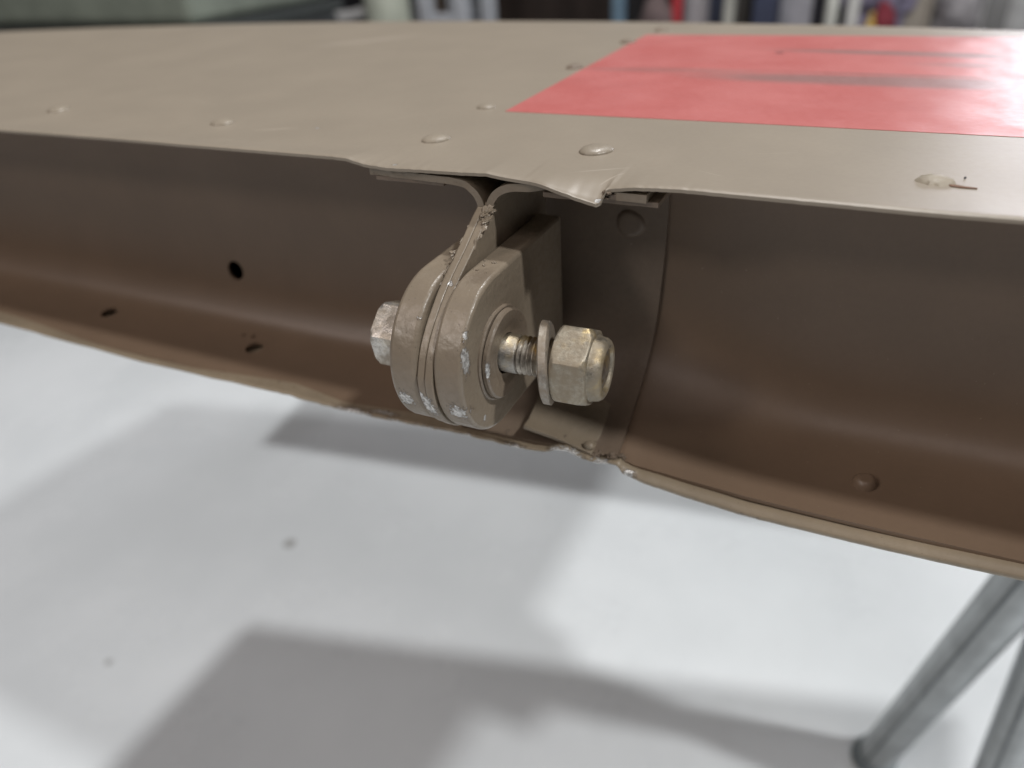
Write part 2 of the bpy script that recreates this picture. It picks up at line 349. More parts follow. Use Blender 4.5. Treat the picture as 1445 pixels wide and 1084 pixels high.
# bottom skin with its worn front lip
LIP = [(-400,-54.4),(-159,-54.6),(-103,-56.0),(-79,-55.6),(-57,-55.2),(-41.5,-55.6),(-26.6,-55.2),(-12.7,-54.3),(0.2,-54.2),(5,-54.1),(7.8,-53.6),(10.1,-52.5),(12.2,-52.4),(15,-53.0),(18.6,-53.4),(22.0,-52.7),(22.6,-53.2),(23.4,-54.6),(26.3,-55.8),(34.3,-56.9),(45.7,-57.9),(63,-57.8),(74,-57.5),(88,-56.9),(200,-56.9)]
LTH = [(-400,0.95),(-30,0.95),(0,0.9),(8,0.8),(12,1.3),(22,1.0),(23,2.3),(28,2.9),(40,3.1),(200,3.3)]
def lip_row(x, v, which):
    z0 = interp(LIP,x); th = interp(LTH,x)
    j = 0.14*nz(x,0,1,0.45)+0.02*nz(x,5,1,2.3) if x < 30 else 0.05*nz(x,0,1,0.8)
    k = math.exp(-(v/14.0)**1.3)
    zz = -57.2*(1-k) + z0*k + j*math.exp(-(v/1.5)**2)
    y = v + (0.30*nz(x,8,2,0.4) + 0.03*nz(x,2,7,2.1))*math.exp(-(v/1.2)**2)*(1 if x < 30 else 0.25)
    y -= 0.9*math.exp(-v/4.0); zz += 0.72*math.exp(-v/4.0)
    th2 = th + (0.9-th)*sm(0,9,v)
    if th > 2: th2 *= 1
    rnd = th*0.42*(1-min(1,v/ (th*0.5)))**2 if v < th*0.5 else 0
    if which == 0: return (x, y, zz+th2-rnd)
    return (x, y, zz+rnd)
def bot_grid(w_):
    G = []
    for x in xs:
        r = [lip_row(x,v,w_) for v in (0,0.12,0.3,0.6,1,1.6,2.6,4,6,9,13,18,24,32)]
        c = chord(x); zt = ztop(x,c)-1.0
        for i in range(1,13):
            t = i/12; y = 32+(c-32)*t; r.append((x,y,(-57.0+(0.9 if w_==0 else 0))*(1-t)+(zt+(0.3 if w_==0 else 0))*t))
        G.append(r)
    return G
bm = bmesh.new(); slab(bm, bot_grid(0), bot_grid(1)); finish('bottom_skin', bm, M_lip, surf, smooth=60)

# spar channel
PROF = catmull([(8.5,-1.75),(12,-1.75),(21,-1.8),(25.4,-3.2),(27.5,-6.8),(27.9,-13),(27.3,-22),(24.8,-33.5),(20.6,-40.8),(14.3,-46.0),(8,-49.3),(3.5,-50.8),(1.0,-51.3)], 5)
DZ = [(-400,-2.2),(-160,-2.6),(-60,-3.1),(-26,-2.9),(-12,-2.0),(0,-1.8),(8,-1.4),(12,-0.2),(15,-0.6),(18,-1.0),(22,-0.2),(26,-0.9),(34,-1.5),(46,-2.0),(90,-1.6),(200,-1.6)]
def spar_pt(x, p, lift=0.0):
    y,z = p
    wgt = max(0.0, min(1.0,(-z-12)/39.0))**2
    z2 = z + interp(DZ,x)*wgt
    if y < 4 and z < -40 and x < 30: y += 0.35*nz(x,3,3,0.8)*(1-y/4)
    y += 0.25*nz(x,z,0,0.03)
    return (x,y,z2)
PROFT = catmull([(8.5,-1.75),(12,-1.75),(21,-1.8),(25.4,-3.2),(27.5,-6.8),(27.9,-13),(27.8,-24),(27.3,-38.0),(25.6,-45.0),(21.5,-49.6),(14,-51.2),(6,-51.35),(1.0,-51.4)], 5)
def prof_at(x):
    k = 1-sm(-22,-9,x) if x < 0 else 0.85*sm(22,62,x)
    return [(a[0]+(b[0]-a[0])*k, a[1]+(b[1]-a[1])*k) for a,b in zip(PROF,PROFT)]
def nrm2(pr):
    out = []
    for i in range(len(pr)):
        a = pr[max(0,i-1)]; b = pr[min(len(pr)-1,i+1)]
        d = Vector((b[0]-a[0],b[1]-a[1])).normalized(); out.append((d.y,-d.x))   # towards the inside of the C
    return out
def sheet(prof, xs_, off0, off1):
    P=[];Q=[]
    for x in xs_:
        pr = prof_at(x); N = nrm2(pr)
        P.append([spar_pt(x,(p[0]+n[0]*off0,p[1]+n[1]*off0)) for p,n in zip(pr,N)])
        Q.append([spar_pt(x,(p[0]+n[0]*off1,p[1]+n[1]*off1)) for p,n in zip(pr,N)])
    return P,Q
def inside_sign():
    i = len(PROF)//2; return 1.0 if nrm2(PROF)[i][0] < 0 else -1.0
SG = inside_sign()
sx = span(XL,-40,8)+span(-40,40,1.0)[1:]+span(40,XR,5)[1:]
bm = bmesh.new(); P,Q = sheet(PROF, sx, 0.0, -0.8*SG); slab(bm,P,Q)
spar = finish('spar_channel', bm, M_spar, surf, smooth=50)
def cutter(c, axis, r, h):
    b = bmesh.new(); c = Vector(c)*MM; ax = Vector(axis).normalized()*h*MM
    tube(b, c-ax, c+ax, r*MM, 28); return finish('cutter', b, M_deep, None, smooth=0)
cut(spar, [cutter((-92,27.2,-40.8),(0,1,-0.12),2.6,6), cutter((-132.0,15.0,-53.8),(0,0.1,1),2.3,2.6), cutter((-77.9,13.8,-54.2),(0,0.1,1),2.3,2.6),
           cutter((-84.5,17.5,-53.2),(0,0.1,1),0.5,3), cutter((-81.5,17.8,-53.2),(0,0.1,1),0.6,3)])
for p in spar.data.polygons: p.use_smooth = True
spar.data.set_sharp_from_angle(angle=R(50))
# dark closing web further inside, seen only through the hole
# doubler sheet lapped on the spar around the bracket
dprof = [p for p in PROF if not (p[1] > -2.5 and p[0] < 22)]
dx = span(-11,21.6,1.1)
N = nrm2(dprof)
def dgrid(off):
    G = []
    for x in dx:
        r = []
        for i,(p,n) in enumerate(zip(dprof,N)):
            xx = x
            if x > 20: xx = x + 0.25*math.sin(i*0.13) + 0.4
            r.append(spar_pt(xx,(p[0]+n[0]*off*SG,p[1]+n[1]*off*SG)))
        G.append(r)
    return G
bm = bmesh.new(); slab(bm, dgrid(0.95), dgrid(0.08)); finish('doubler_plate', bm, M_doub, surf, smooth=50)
# end ribs close the box
for x in (XL+1.0, XR-1.6):
    c = chord(x); ol = [(30,-0.9),(30,-56)]+[(30+(c-34)*t,-56+(ztop(x,c)+55.6)*t) for t in (0.3,0.6,0.9,1.0)]+[(30+(c-34)*t,ztop(x,30+(c-34)*t)-0.9) for t in (0.92,0.8,0.6,0.4,0.2)]
    bm = bmesh.new(); prism(bm, ol, x, x+0.7); finish('end_rib', bm, M_spar, surf, smooth=0)

# red rectangle: a thin coat of paint on the skin
rx = span(-16.3,132,3); ry = span(39.6,139.5,3)
def rg_(dz): return [[(x+0.02*(y-40)*0 ,y,skin_pt(x,y)[2]+dz) for y in ry] for x in rx]
bm = bmesh.new(); slab(bm, rg_(0.07), rg_(0.01)); finish('red_rectangle', bm, M_red, surf, smooth=60)

# rivets: domed heads smoothed over with paint
def dome(name, c, r, h, mat, axis=(0,0,1), flat=0.0, lab=None):
    bm = bmesh.new(); q = Vector(axis).to_track_quat('Z','Y').to_matrix()
    rings = []; nseg = 28
    for i in range(9):
        t = i/8; rr = r*(1-t) ; hh = h*(1-((1-t))**2.4) if not flat else h*min(1,(t/flat))**0.6
        rr = r*math.cos(t*math.pi/2) if not flat else r*(1-t)
        hh = h*math.sin(t*math.pi/2) if not flat else hh
        if i == 0: hh = -0.3
        ring = []
        for j in range(nseg):
            a = 2*math.pi*j/nseg; wv = 1+0.045*math.sin(2*a+c[0])+0.03*math.sin(3*a+c[1])
            ring.append(bm.verts.new((Vector(c)+q@Vector((rr*wv*math.cos(a),rr*wv*math.sin(a),hh)))*MM) if i < 8 else None)
        rings.append(ring)
    top = bm.verts.new((Vector(c)+q@Vector((0,0,h)))*MM)
    for i in range(7):
        for j in range(nseg): bm.faces.new((rings[i][j],rings[i][(j+1)%nseg],rings[i+1][(j+1)%nseg],rings[i+1][j]))
    for j in range(nseg): bm.faces.new((rings[7][j],rings[7][(j+1)%nseg],top))
    o = finish(name, bm, mat, surf, smooth=70)
    if lab: o['label'] = lab
    return o
M_rivet = paint('rivet_paint', base=(0.30,0.26,0.205), rough=0.40, lump=0.5, orange=0.3, dirt=0.69, speck=0.5)
M_rivd = paint('dark_rivet_paint', base=(0.20,0.155,0.115), rough=0.5, lump=0.5, orange=0.3, dirt=0.64)
for (x,y,r,h,m) in [(-19.6,17.0,2.75,1.0,M_rivet),(11.9,16.6,2.95,1.1,M_rivet),(-128.2,19.5,2.75,1.0,M_rivet),(-73.4,18.1,2.6,0.95,M_rivet),
                    (-22.1,42.3,2.1,0.8,M_rivet),(-19.2,86.5,2.2,0.9,M_rivd),(-17.6,125.5,2.3,0.9,M_rivd),(-14.0,148,2.4,0.8,M_rivd)]:
    dome('rivet', (x,y,skin_pt(x,y)[2]-0.05), r, h, m)
# the chipped rivet at the right, its filler broken away on one side
bm = bmesh.new()
rr = random.Random(3)
ringA=[];ringB=[]
for j in range(26):
    a = 2*math.pi*j/26; q = 1+0.16*rr.uniform(-1,1)
    ringA.append(bm.verts.new(Vector((63.0+2.6*q*math.cos(a),13.4+2.1*q*math.sin(a),skin_pt(63,13)[2]-0.2))*MM))
    ringB.append(bm.verts.new(Vector((63.0+2.0*q*math.cos(a),13.4+1.6*q*math.sin(a),skin_pt(63,13)[2]+0.5+0.15*rr.uniform(-1,1)))*MM))
for j in range(26): bm.faces.new((ringA[j],ringA[(j+1)%26],ringB[(j+1)%26],ringB[j]))
tp = bm.verts.new(Vector((62.8,13.7,skin_pt(63,13)[2]+0.85))*MM)
for j in range(26): bm.faces.new((ringB[j],ringB[(j+1)%26],tp))
o = finish('rivet', bm, paint('chipped_filler', base=(0.35,0.31,0.245), rough=0.55, lump=0.6, orange=0.4, dirt=0.66, chips=[]), surf, smooth=50); o['label'] = 'chipped rivet with broken paint'
bm = bmesh.new()
pts = [(64.6,12.2),(64.8,11.5),(66.2,11.2),(67.9,11.25),(68.0,11.6),(66.5,11.9),(65.4,12.3)]
bm.faces.new([bm.verts.new(Vector((x,y,skin_pt(x,y)[2]+0.03))*MM) for x,y in pts])
r_ = bmesh.ops.extrude_face_region(bm, geom=bm.faces[:]); bmesh.ops.translate(bm, vec=(0,0,0.0001), verts=[v for v in r_['geom'] if isinstance(v,bmesh.types.BMVert)])
finish('paint_flake', bm, paint('rusty_flake', base=(0.17,0.085,0.045), rough=0.7, dirt=0.58), surf, smooth=0)
bm = bmesh.new(); bmesh.ops.create_icosphere(bm, subdivisions=1, radius=0.00018, matrix=Matrix.Translation(Vector((66.6,15.6,0.15))*MM)); 
finish('grime_speck', bm, M_black, surf)
# rivet ends inside the channel
dome('rivet', (63.6,11.3,spar_pt(63,(11.3,-50.9))[2]+0.0), 2.1, 1.4, M_spar, (0,-0.12,1), 0.45)
dome('rivet', (15.2,26.75,-16.3), 2.9, 0.5, M_doub, (0,-1,0.05), 0.3)

# ------------------------------------------------------------------ hinge bracket (riveted to the surface: a part with sub-parts)
br = bpy.data.objects.new('hinge_bracket', None); C.objects.link(br); attach(br, surf); br.empty_display_size = 0.01
# the empty itself sits at the world origin
CY, CZ, RL = -9.8, -25.7, 13.5
def lug_outline(r, back, n=40, top=None):
    pts = []
    for i in range(n+1):
        a = math.pi/2 + math.pi*i/n; pts.append((CY+r*math.cos(a), CZ+r*math.sin(a)))
    return [(back, CZ+r)]+pts+[(back, CZ-r)]
def lug(x0, x1, r, back, mat, bev, name='lug'):
    bm = bmesh.new(); prism(bm, lug_outline(r,back), x0, x1)
    return finish(name, bm, mat, br, smooth=40, bevel=bev*MM, seg=3)
# right lug with a heavy chamfer on its outer face, left lug, two strap sheets between them
lug(0.12, 5.0, RL, 17.3, M_lug, 0.6)
lug(-8.1, -3.0, RL-0.15, 19.0, M_lug, 0.8)
strap_front = [(0.2,-5.6),(-2.2,-6.8),(-7.6,-10.0),(-13.4,-13.2),(-18.3,-16.9),(-21.6,-20.6),(-23.5,-24.9)]
arc = [(CY+13.8*math.cos(a), CZ+13.8*math.sin(a)) for a in [math.pi+math.pi/2*i/16 for i in range(1,17)]]
so = catmull(strap_front,5)+arc+[(22,CZ-13.8),(22,-5.6)]
bm = bmesh.new(); prism(bm, so, -1.38, 0.0); finish('strap', bm, M_lug, br, smooth=40, bevel=0.18*MM)
so2 = [(y+0.25,z) for y,z in so]
bm = bmesh.new(); prism(bm, so2, -2.88, -1.46); finish('strap', bm, M_lug, br, smooth=40, bevel=0.22*MM)
# curled flanges on top of the strap sheets
def curl(path, t, y0, y1, name, mat=M_lug, yfun=None):
    n = len(path); prof = []
    P=[];Q=[]
    for i,(x,z) in enumerate(path):
        a = path[max(0,i-1)]; b = path[min(n-1,i+1)]; d = Vector((b[0]-a[0],b[1]-a[1])).normalized(); nn = (-d.y,d.x)
        yy = y0 + (yfun(x) if yfun else 0)
        ys = span(yy,y1,3.0)
        P.append([(x+nn[0]*t/2,y,z+nn[1]*t/2) for y in ys]); Q.append([(x-nn[0]*t/2,y,z-nn[1]*t/2) for y in ys])
    m = min(len(r) for r in P); P=[r[:m-1]+[r[-1]] for r in P]; Q=[r[:m-1]+[r[-1]] for r in Q]
    bm = bmesh.new(); slab(bm,P,Q); return finish(name, bm, mat, br, smooth=50)
pr = catmull([(-0.70,-7.5),(-0.68,-6.0),(-0.2,-4.4),(1.1,-2.9),(3.2,-2.0),(5.6,-1.75),(9.5,-1.7),(14,-1.7),(19.5,-1.7),(25.6,-1.75)],4)
pl = catmull([(-2.15,-7.5),(-2.16,-6.0),(-2.4,-4.6),(-3.2,-3.2),(-4.6,-2.2),(-6.6,-1.75),(-10,-1.65),(-16,-1.6),(-23.6,-1.45)],4)
curl(pr, 1.25, -0.1, 22, 'flange', yfun=lambda x: 2.0*sm(6,10,x)*(1-sm(19,20,x))+0.5)
curl(pl, 1.15, 0.0, 22, 'flange', yfun=lambda x: 0.35+0.5*sm(-6,-20,x)+0.25*nz(x,0,0,0.7))
def shim(x0,x1,y0,y1,z0,z1,name='shim_plate',mat=M_doub):
    bm = bmesh.new(); xs_ = span(x0,x1,1.2)
    f = lambda x: y0+0.22*nz(x,1,z0,0.5)
    slab(bm, [[(x,f(x),z1),(x,y1,z1)] for x in xs_], [[(x,f(x),z0),(x,y1,z0)] for x in xs_]); return finish(name, bm, mat, br, smooth=0, bevel=0.12*MM)
shim(-22.6,-9.0,0.9,22,-2.85,-2.12)
shim(8.6,27.2,1.3,22,-3.25,-2.42)
shim(18.6,25.2,0.5,9,-2.32,-1.5)
# base tab lying on the bottom flange
tabx = span(3.0,17.2,0.9)
def tz(x,y): 
    # follows the spar's bottom flange
    best = min((p for p in PROF if p[1] < -40), key=lambda p: abs(p[0]-y)); return spar_pt(x,best)[2]
def tabg(h): return [[(x, y, -49.4-0.16*(x-3)+0.0 + 0.42*max(0,y-3) + h) for y in span(0.5+0.02*(x-3)-0.10*max(0,x-9), 12, 1.1)] for x in tabx]
G0,G1 = tabg(0.8),tabg(0.0); m = min(len(r) for r in G0); G0=[r[:m-1]+[r[-1]] for r in G0]; G1=[r[:m-1]+[r[-1]] for r in G1]
bm = bmesh.new(); slab(bm,G0,G1); finish('base_tab', bm, M_tab, br, smooth=40, bevel=0.2*MM)
bm = bmesh.new(); bmesh.ops.create_icosphere(bm, subdivisions=3, radius=0.0011, matrix=Matrix.Translation(Vector((16.3,1.2,-50.2))*MM)@Matrix.Diagonal((1.1,0.9,0.75,1)))
for v in bm.verts: v.co += Vector((1,1,1))*0.00015*nz(v.co.x*1000,v.co.y*1000,v.co.z*1000,1.1)
finish('tab_lump', bm, M_tab, br, smooth=80)
# bushing: two stacked flanges round the bolt on the right lug
bm = bmesh.new(); turned(bm, [(4.3,7.75),(4.5,8.05),(5.25,8.05),(5.5,7.8),(5.5,3.6),(4.3,3.6)], CY-0.2, CZ-0.2, 72, lambda th,r,i: r*(1+0.012*math.sin(3*th+1)+0.008*math.sin(7*th)))
finish('bushing', bm, M_flng, br, smooth=40)
bm = bmesh.new(); turned(bm, [(5.56,7.2),(5.7,7.6),(6.3,7.6),(6.6,7.3),(6.62,5.2),(6.2,4.6),(6.2,3.5),(5.56,3.5)], CY-0.2, CZ-0.2, 72, lambda th,r,i: r*(1+0.014*math.sin(2*th+2)+0.010*math.sin(5*th)))
finish('bushing', bm, M_flng, br, smooth=40)
# grime and paint lumps caught along the strap seams and the lower lip
bm = bmesh.new(); rd = random.Random(11)
def lump(p, r, along=None):
    q = bmesh.ops.create_icosphere(bm, subdivisions=3, radius=1.0)
    s = Vector((r*rd.uniform(0.7,1.4), r*rd.uniform(0.7,1.4), r*rd.uniform(0.5,1.0))); sd = rd.uniform(0,99)
    rot = Matrix.Rotation(rd.uniform(0,6),3,'Z')
    if along is not None:
        rot = Vector(along).to_track_quat('X','Z').to_matrix()@Matrix.Rotation(rd.uniform(-0.5,0.5),3,'Y'); s = Vector((r*rd.uniform(1.2,2.6), r*rd.uniform(0.5,1.0), r*rd.uniform(0.35,0.7)))
    for v in q['verts']:
        d = v.co.copy(); f = 1+0.75*mnoise.noise(d*1.3+Vector((sd,0,0)))+0.35*mnoise.noise(d*3.1+Vector((0,sd,0)))
        v.co = (Vector(p) + rot@Vector((d.x*s.x*f,d.y*s.y*f,d.z*s.z*f)))*MM
def on_front(x, tab, n, r0, r1, dy=-0.1):
    for i in range(n):
        t = rd.random()*(len(tab)-1.001); k = int(t); f = t-k
        y = tab[k][0]*(1-f)+tab[k+1][0]*f; z = tab[k][1]*(1-f)+tab[k+1][1]*f
        lump((x+rd.uniform(-0.25,0.25), y+dy+rd.uniform(-0.1,0.25), z+rd.uniform(-0.2,0.2)), rd.uniform(r0,r1), (rd.uniform(-0.25,0.25),tab[k+1][0]-tab[k][0],tab[k+1][1]-tab[k][1]))
sf = catmull(strap_front,5)
on_front(0.0, sf[2:11], 14, 0.25, 0.55, 0.30); on_front(-0.7, sf[0:5], 14, 0.4, 0.75, 0.40)
on_front(-3.0, sf[6:18], 9, 0.12, 0.28, 0.3); on_front(0.06, sf[14:], 6, 0.1, 0.22, 0.2)
for i in range(9): lump((-3.4+rd.uniform(-0.6,0.5), -6.4+rd.uniform(-1.2,1.0), -11.0+rd.uniform(-0.5,0.5)), rd.uniform(0.2,0.5))
for i in range(8): lump((1.0+rd.uniform(-0.8,2.4), -7+rd.uniform(-3,2), CZ+RL+rd.uniform(-0.05,0.08)), rd.uniform(0.12,0.26))
o = finish('paint_lumps', bm, M_lug, br, smooth=60); o['kind'] = 'stuff'
bm = bmesh.new()
for i in range(24):
    x = rd.choice((rd.uniform(-120,-20), rd.uniform(-120,-50), rd.uniform(0,24))); v = abs(rd.gauss(0,1.4))+1.2
    zb = lip_row(x,v,0)[2]; lump((x, v, zb+0.05), rd.uniform(0.08,0.24))
for i in range(9):
    x = rd.uniform(-2,13); lump((x, rd.uniform(0.5,4.5), lip_row(x,2,0)[2]+rd.uniform(0.1,0.8)), rd.uniform(0.3,0.8))
for i in range(14):
    x = rd.uniform(17.5,24); lump((x, rd.uniform(0.2,1.6), lip_row(x,0.8,0)[2]+rd.uniform(-0.1,0.4)), rd.uniform(0.25,0.6))
for i in range(18):
    lump((16.5+rd.uniform(2.2,3.6), rd.uniform(0.0,1.0), -1.6+rd.uniform(-0.6,0.4)), rd.uniform(0.15,0.35))
o = finish('grime_flecks', bm, M_grime, surf, smooth=60); o['kind'] = 'stuff'

# ------------------------------------------------------------------ bolt, washer, lock nut
BY, BZ = CY-0.3, CZ-0.25
VA = math.atan2(60,-93)          # the way the camera looks along y-z; hexagon corners are set from it
def hexr(phase):
    def f(th, rc):
        a = (th-phase) % (math.pi/3) - math.pi/6
        return rc*math.cos(math.pi/6)/math.cos(a)
    return f
bolt = thing('hinge_bolt', 'worn silver hex head bolt through the tan hinge bracket, its threads carrying a loose nut', 'bolt', (-0.010,BY*MM,BZ*MM))
# head: hexagon with a chamfered outer end
hx = hexr(VA+R(12)); RH = 6.1
def headf(th, r, i):
    h = hx(th, RH); return min(h, r) if r < 90 else h
bm = bmesh.new(); turned(bm, [(-11.4,99),(-15.8,99),(-16.2,6.0),(-16.7,5.6),(-17.0,5.0)], BY, BZ, 72, headf); finish('head', bm, M_head, bolt, smooth=22)
bm = bmesh.new(); turned(bm, [(-8.15,3.3),(-8.15,7.2),(-8.4,7.5),(-11.1,7.5),(-11.35,7.2),(-11.35,3.3)], BY, BZ, 64); finish('bushing', bm, M_flng, br, smooth=40)
RB = 3.25
bm = bmesh.new(); turned(bm, [(-8.1,RB),(8.1,RB),(8.35,RB-0.15)], BY, BZ, 56); finish('shank', bm, M_bolt, bolt, smooth=40)
prof = [(8.3,RB-0.35)]; x = 8.4
while x < 22.4:
    prof += [(x,RB-0.42),(x+0.36,RB-0.02),(x+0.46,RB-0.02)]; x += 0.86
prof += [(22.7,RB-0.4),(22.9,2.0)]
bm = bmesh.new(); turned(bm, prof, BY, BZ, 56); finish('thread', bm, M_thread, bolt, smooth=20)
# washer hanging slightly askew on the thread
bm = bmesh.new(); turned(bm, [(14.0,3.6),(13.9,6.2),(14.15,6.65),(15.35,6.65),(15.6,6.3),(15.6,3.6)], BY-0.1, BZ-0.3, 72, lambda th,r,i: r*(1+0.012*math.sin(2*th)+0.006*math.sin(5*th)) if r > 5 else r, tilt=(-0.06,-0.22))
ws = finish('washer', bm, M_wash, None, smooth=40)
def reorigin(o, at):
    o.data.transform(Matrix.Translation(-Vector(at))); o.location = at
tag(ws, 'tan stained flat washer hanging askew on the bolt thread, left of the lock nut', 'washer')
nut = thing('lock_nut', 'dull zinc hex lock nut with round collar, screwed on the end of the hinge bolt', 'nut', (0.019,BY*MM,BZ*MM))
hn = hexr(VA+R(2)+math.pi/6-math.pi/6); RN = 6.95
def nutf(th, r, i):
    h = hn(th, RN); return min(h, r) if r < 90 else h
bm = bmesh.new(); turned(bm, [(16.35,5.6),(16.45,6.0),(16.75,6.35),(17.2,6.75),(17.6,99),(21.3,99),(21.7,6.55),(22.05,6.2),(22.3,5.8)], BY, BZ, 96, nutf)
finish('hexagon', bm, M_nut, nut, smooth=24, bevel=0.10*MM, seg=2)
bm = bmesh.new(); turned(bm, [(22.0,5.6),(22.4,5.32),(22.7,5.25),(23.6,5.1),(24.1,4.8),(24.4,4.3),(24.4,3.75),(24.15,3.5),(23.2,3.45)], BY, BZ, 72, lambda th,r,i: r*(1+0.010*math.sin(3*th+0.6)))
finish('collar', bm, M_nut, nut, smooth=50)
bm = bmesh.new(); turned(bm, [(22.9,3.7),(23.5,3.7),(23.55,2.4),(23.2,2.3),(23.2,0.2)], BY, BZ, 40); finish('locking_insert', bm, M_black, nut, smooth=40)

for o in [ws]+list(nut.children)+list(bolt.children):      # the bolt sits slightly cocked in its bushing
    sh = -1.7 if o is ws else (-1.3 if o.parent is nut else 0.0)
    for v in o.data.vertices:
        v.co.x += sh*MM; v.co.z -= 0.3*MM if sh else 0.0
        q = max(-2.0, v.co.x*1000+2)*MM
        v.co.y += 0.075*q; v.co.z -= 0.02*q; v.co.x -= 0.075*(v.co.y-BY*MM)*(1 if v.co.x > 0.006 else 0)
# ------------------------------------------------------------------ stand under the surface
st = thing('work_stand', 'grey galvanised tube stand on the white floor below the right end of the tan surface', 'stand', (0.19,0.31,FLOOR))
def leg(a, b, r, name='leg'):
    bm = bmesh.new(); tube(bm, a, b, r, 40)
    o = finish(name, bm, M_galv, st, smooth=50)
    a, b = Vector(a), Vector(b); d = (b-a).normalized()
    f = bmesh.new(); tube(f, a-d*0.010, a+d*0.004, r*1.16, 32); tube(f, a-d*0.013, a-d*0.010, r*1.3, 32); fo = finish('foot', f, M_foot, None, smooth=40, bevel=0.001); 
    fo.parent = o; fo.location = (0,0,0)
    # dark weld seam running up the tube
    d0 = (a-loc).normalized(); side = -(d0-d*d0.dot(d)); side.normalize(); side = (side+0.15*side.cross(d)).normalized()
    s_ = bmesh.new(); tube(s_, a+side*r*0.99, b+side*r*0.99, 0.0011, 8); so_ = finish('weld_seam', s_, M_seam, None, smooth=40); so_.parent = o; so_.location = (0,0,0)
    return o
leg(Vector((0.1405,0.3060,FLOOR+0.013)), Vector((0.1645,0.1824,-0.12)), 0.0128)
leg(Vector((0.2055,0.2721,FLOOR+0.013)), Vector((0.1670,0.2086,-0.12)), 0.0128)
bm = bmesh.new(); box(bm, (0.155,0.195,-0.095), (0.05,0.09,0.06)); finish('padded_rail', bm, plain('rail_pad',(0.08,0.08,0.085),0.8), st, smooth=0, bevel=0.008)

p0 = Vector((-0.53,0.545,-0.13)); p1 = Vector((-0.102,0.606,-0.13)); dd = (p1-p0).normalized(); p1 = p1+dd*0.36; nn_ = Vector((-dd.y,dd.x,0))  # unseen board added behind the surface to cast a dark band on the floor
tb = thing('shadow_board', 'added unseen grey board behind the tan surface, put there to shade the white floor', 'shadow board', (-0.15,0.75,FLOOR))
bm = bmesh.new(); box(bm, (p0+p1)/2+nn_*0.12, ((p1-p0).length,0.24,0.02), math.atan2(dd.y,dd.x)); finish('shadow_board_top', bm, M_galv, tb, smooth=0, bevel=0.004)
for q in (p0+dd*0.04+nn_*0.215, p1-dd*0.04+nn_*0.215):
    bm = bmesh.new(); tube(bm, (q.x,q.y,FLOOR+0.012), (q.x,q.y,-0.14), 0.012, 20); tube(bm, (q.x,q.y-0.0,FLOOR), (q.x,q.y,FLOOR+0.012), 0.03, 20); finish('leg', bm, M_galv, tb, smooth=40)
# ------------------------------------------------------------------ things standing behind, out of focus
UX = [(-200,-4.9),(0,-3.99),(240,-2.84),(310,-2.55),(400,-2.21),(450,-2.04),(547,-1.71),(615,-1.5),(672,-1.34),(870,-.81),(932,-.67),(1010,-.49),(1090,-.32),(1150,-.2),(1220,-.06),(1290,.07),(1350,.17),(1435,.32),(1600,.62)]
def X(u): return interp(UX,u)
SH = -0.40
def solid(name, col, rough=0.6, metal=0.0): return plain(name, col, rough, metal, 0.18, 0.01)
bench = thing('low_bench', 'long low steel bench behind the tan surface, hidden under the blurred clutter it carries', 'bench', (-1.2,2.6,FLOOR))
bm = bmesh.new(); box(bm, (-1.2,2.65,SH-0.02), (4.4,0.9,0.04)); finish('bench_top', bm, solid('bench_grey',(0.16,0.16,0.17)), bench, smooth=0, bevel=0.005)
for lx in (-3.2,-1.2,0.8):
    for ly in (2.3,3.0):
        bm = bmesh.new(); box(bm, (lx,ly,(FLOOR+SH-0.04)/2), (0.05,0.05,SH-0.04-FLOOR)); finish('leg', bm, M_galv, bench, smooth=0)
def crate(name, label, cat, u0, u1, y, h, col, d=0.3, lid=None, group=None, handle=True):
    x0,x1 = X(u0)*y/2.5, X(u1)*y/2.5
    group = group or {'carton':'cartons on the bench','box':'boxes on the bench','parts_bin':'parts bins on the bench'}.get(name)
    t = thing(name, label, cat, ((x0+x1)/2,y,SH), group)
    bm = bmesh.new(); box(bm, ((x0+x1)/2,y+d/2,SH+h/2), (x1-x0,d,h)); finish('body', bm, solid(name+'_paint',col), t, smooth=0, bevel=min(0.012,(x1-x0)*0.12))
    bm = bmesh.new(); box(bm, ((x0+x1)/2,y+d/2,SH+h+0.008), ((x1-x0)*1.03,d*1.03,0.016)); finish('lid', bm, solid(name+'_lid',lid or [q*0.8 for q in col]), t, smooth=0, bevel=0.005)
    if handle:
        bm = bmesh.new(); box(bm, ((x0+x1)/2,y-0.008,SH+h*0.82), ((x1-x0)*0.4,0.016,0.02)); finish('handle', bm, M_black, t, smooth=0, bevel=0.004)
    return t
def post(name, label, cat, u, y, wd, col, h=1.5):
    x = X(u)*y/2.5; t = thing(name, label, cat, (x,y,FLOOR), 'rack posts in the blurred background')
    bm = bmesh.new(); box(bm, (x,y,FLOOR+h/2), (wd,0.04,h)); finish('upright', bm, solid(name+'_paint',col,0.45), t, smooth=0, bevel=0.004)
    bm = bmesh.new(); box(bm, (x,y,FLOOR+0.006), (wd*2,0.1,0.012)); finish('foot_plate', bm, solid(name+'_plate',col,0.5), t, smooth=0)
    return t
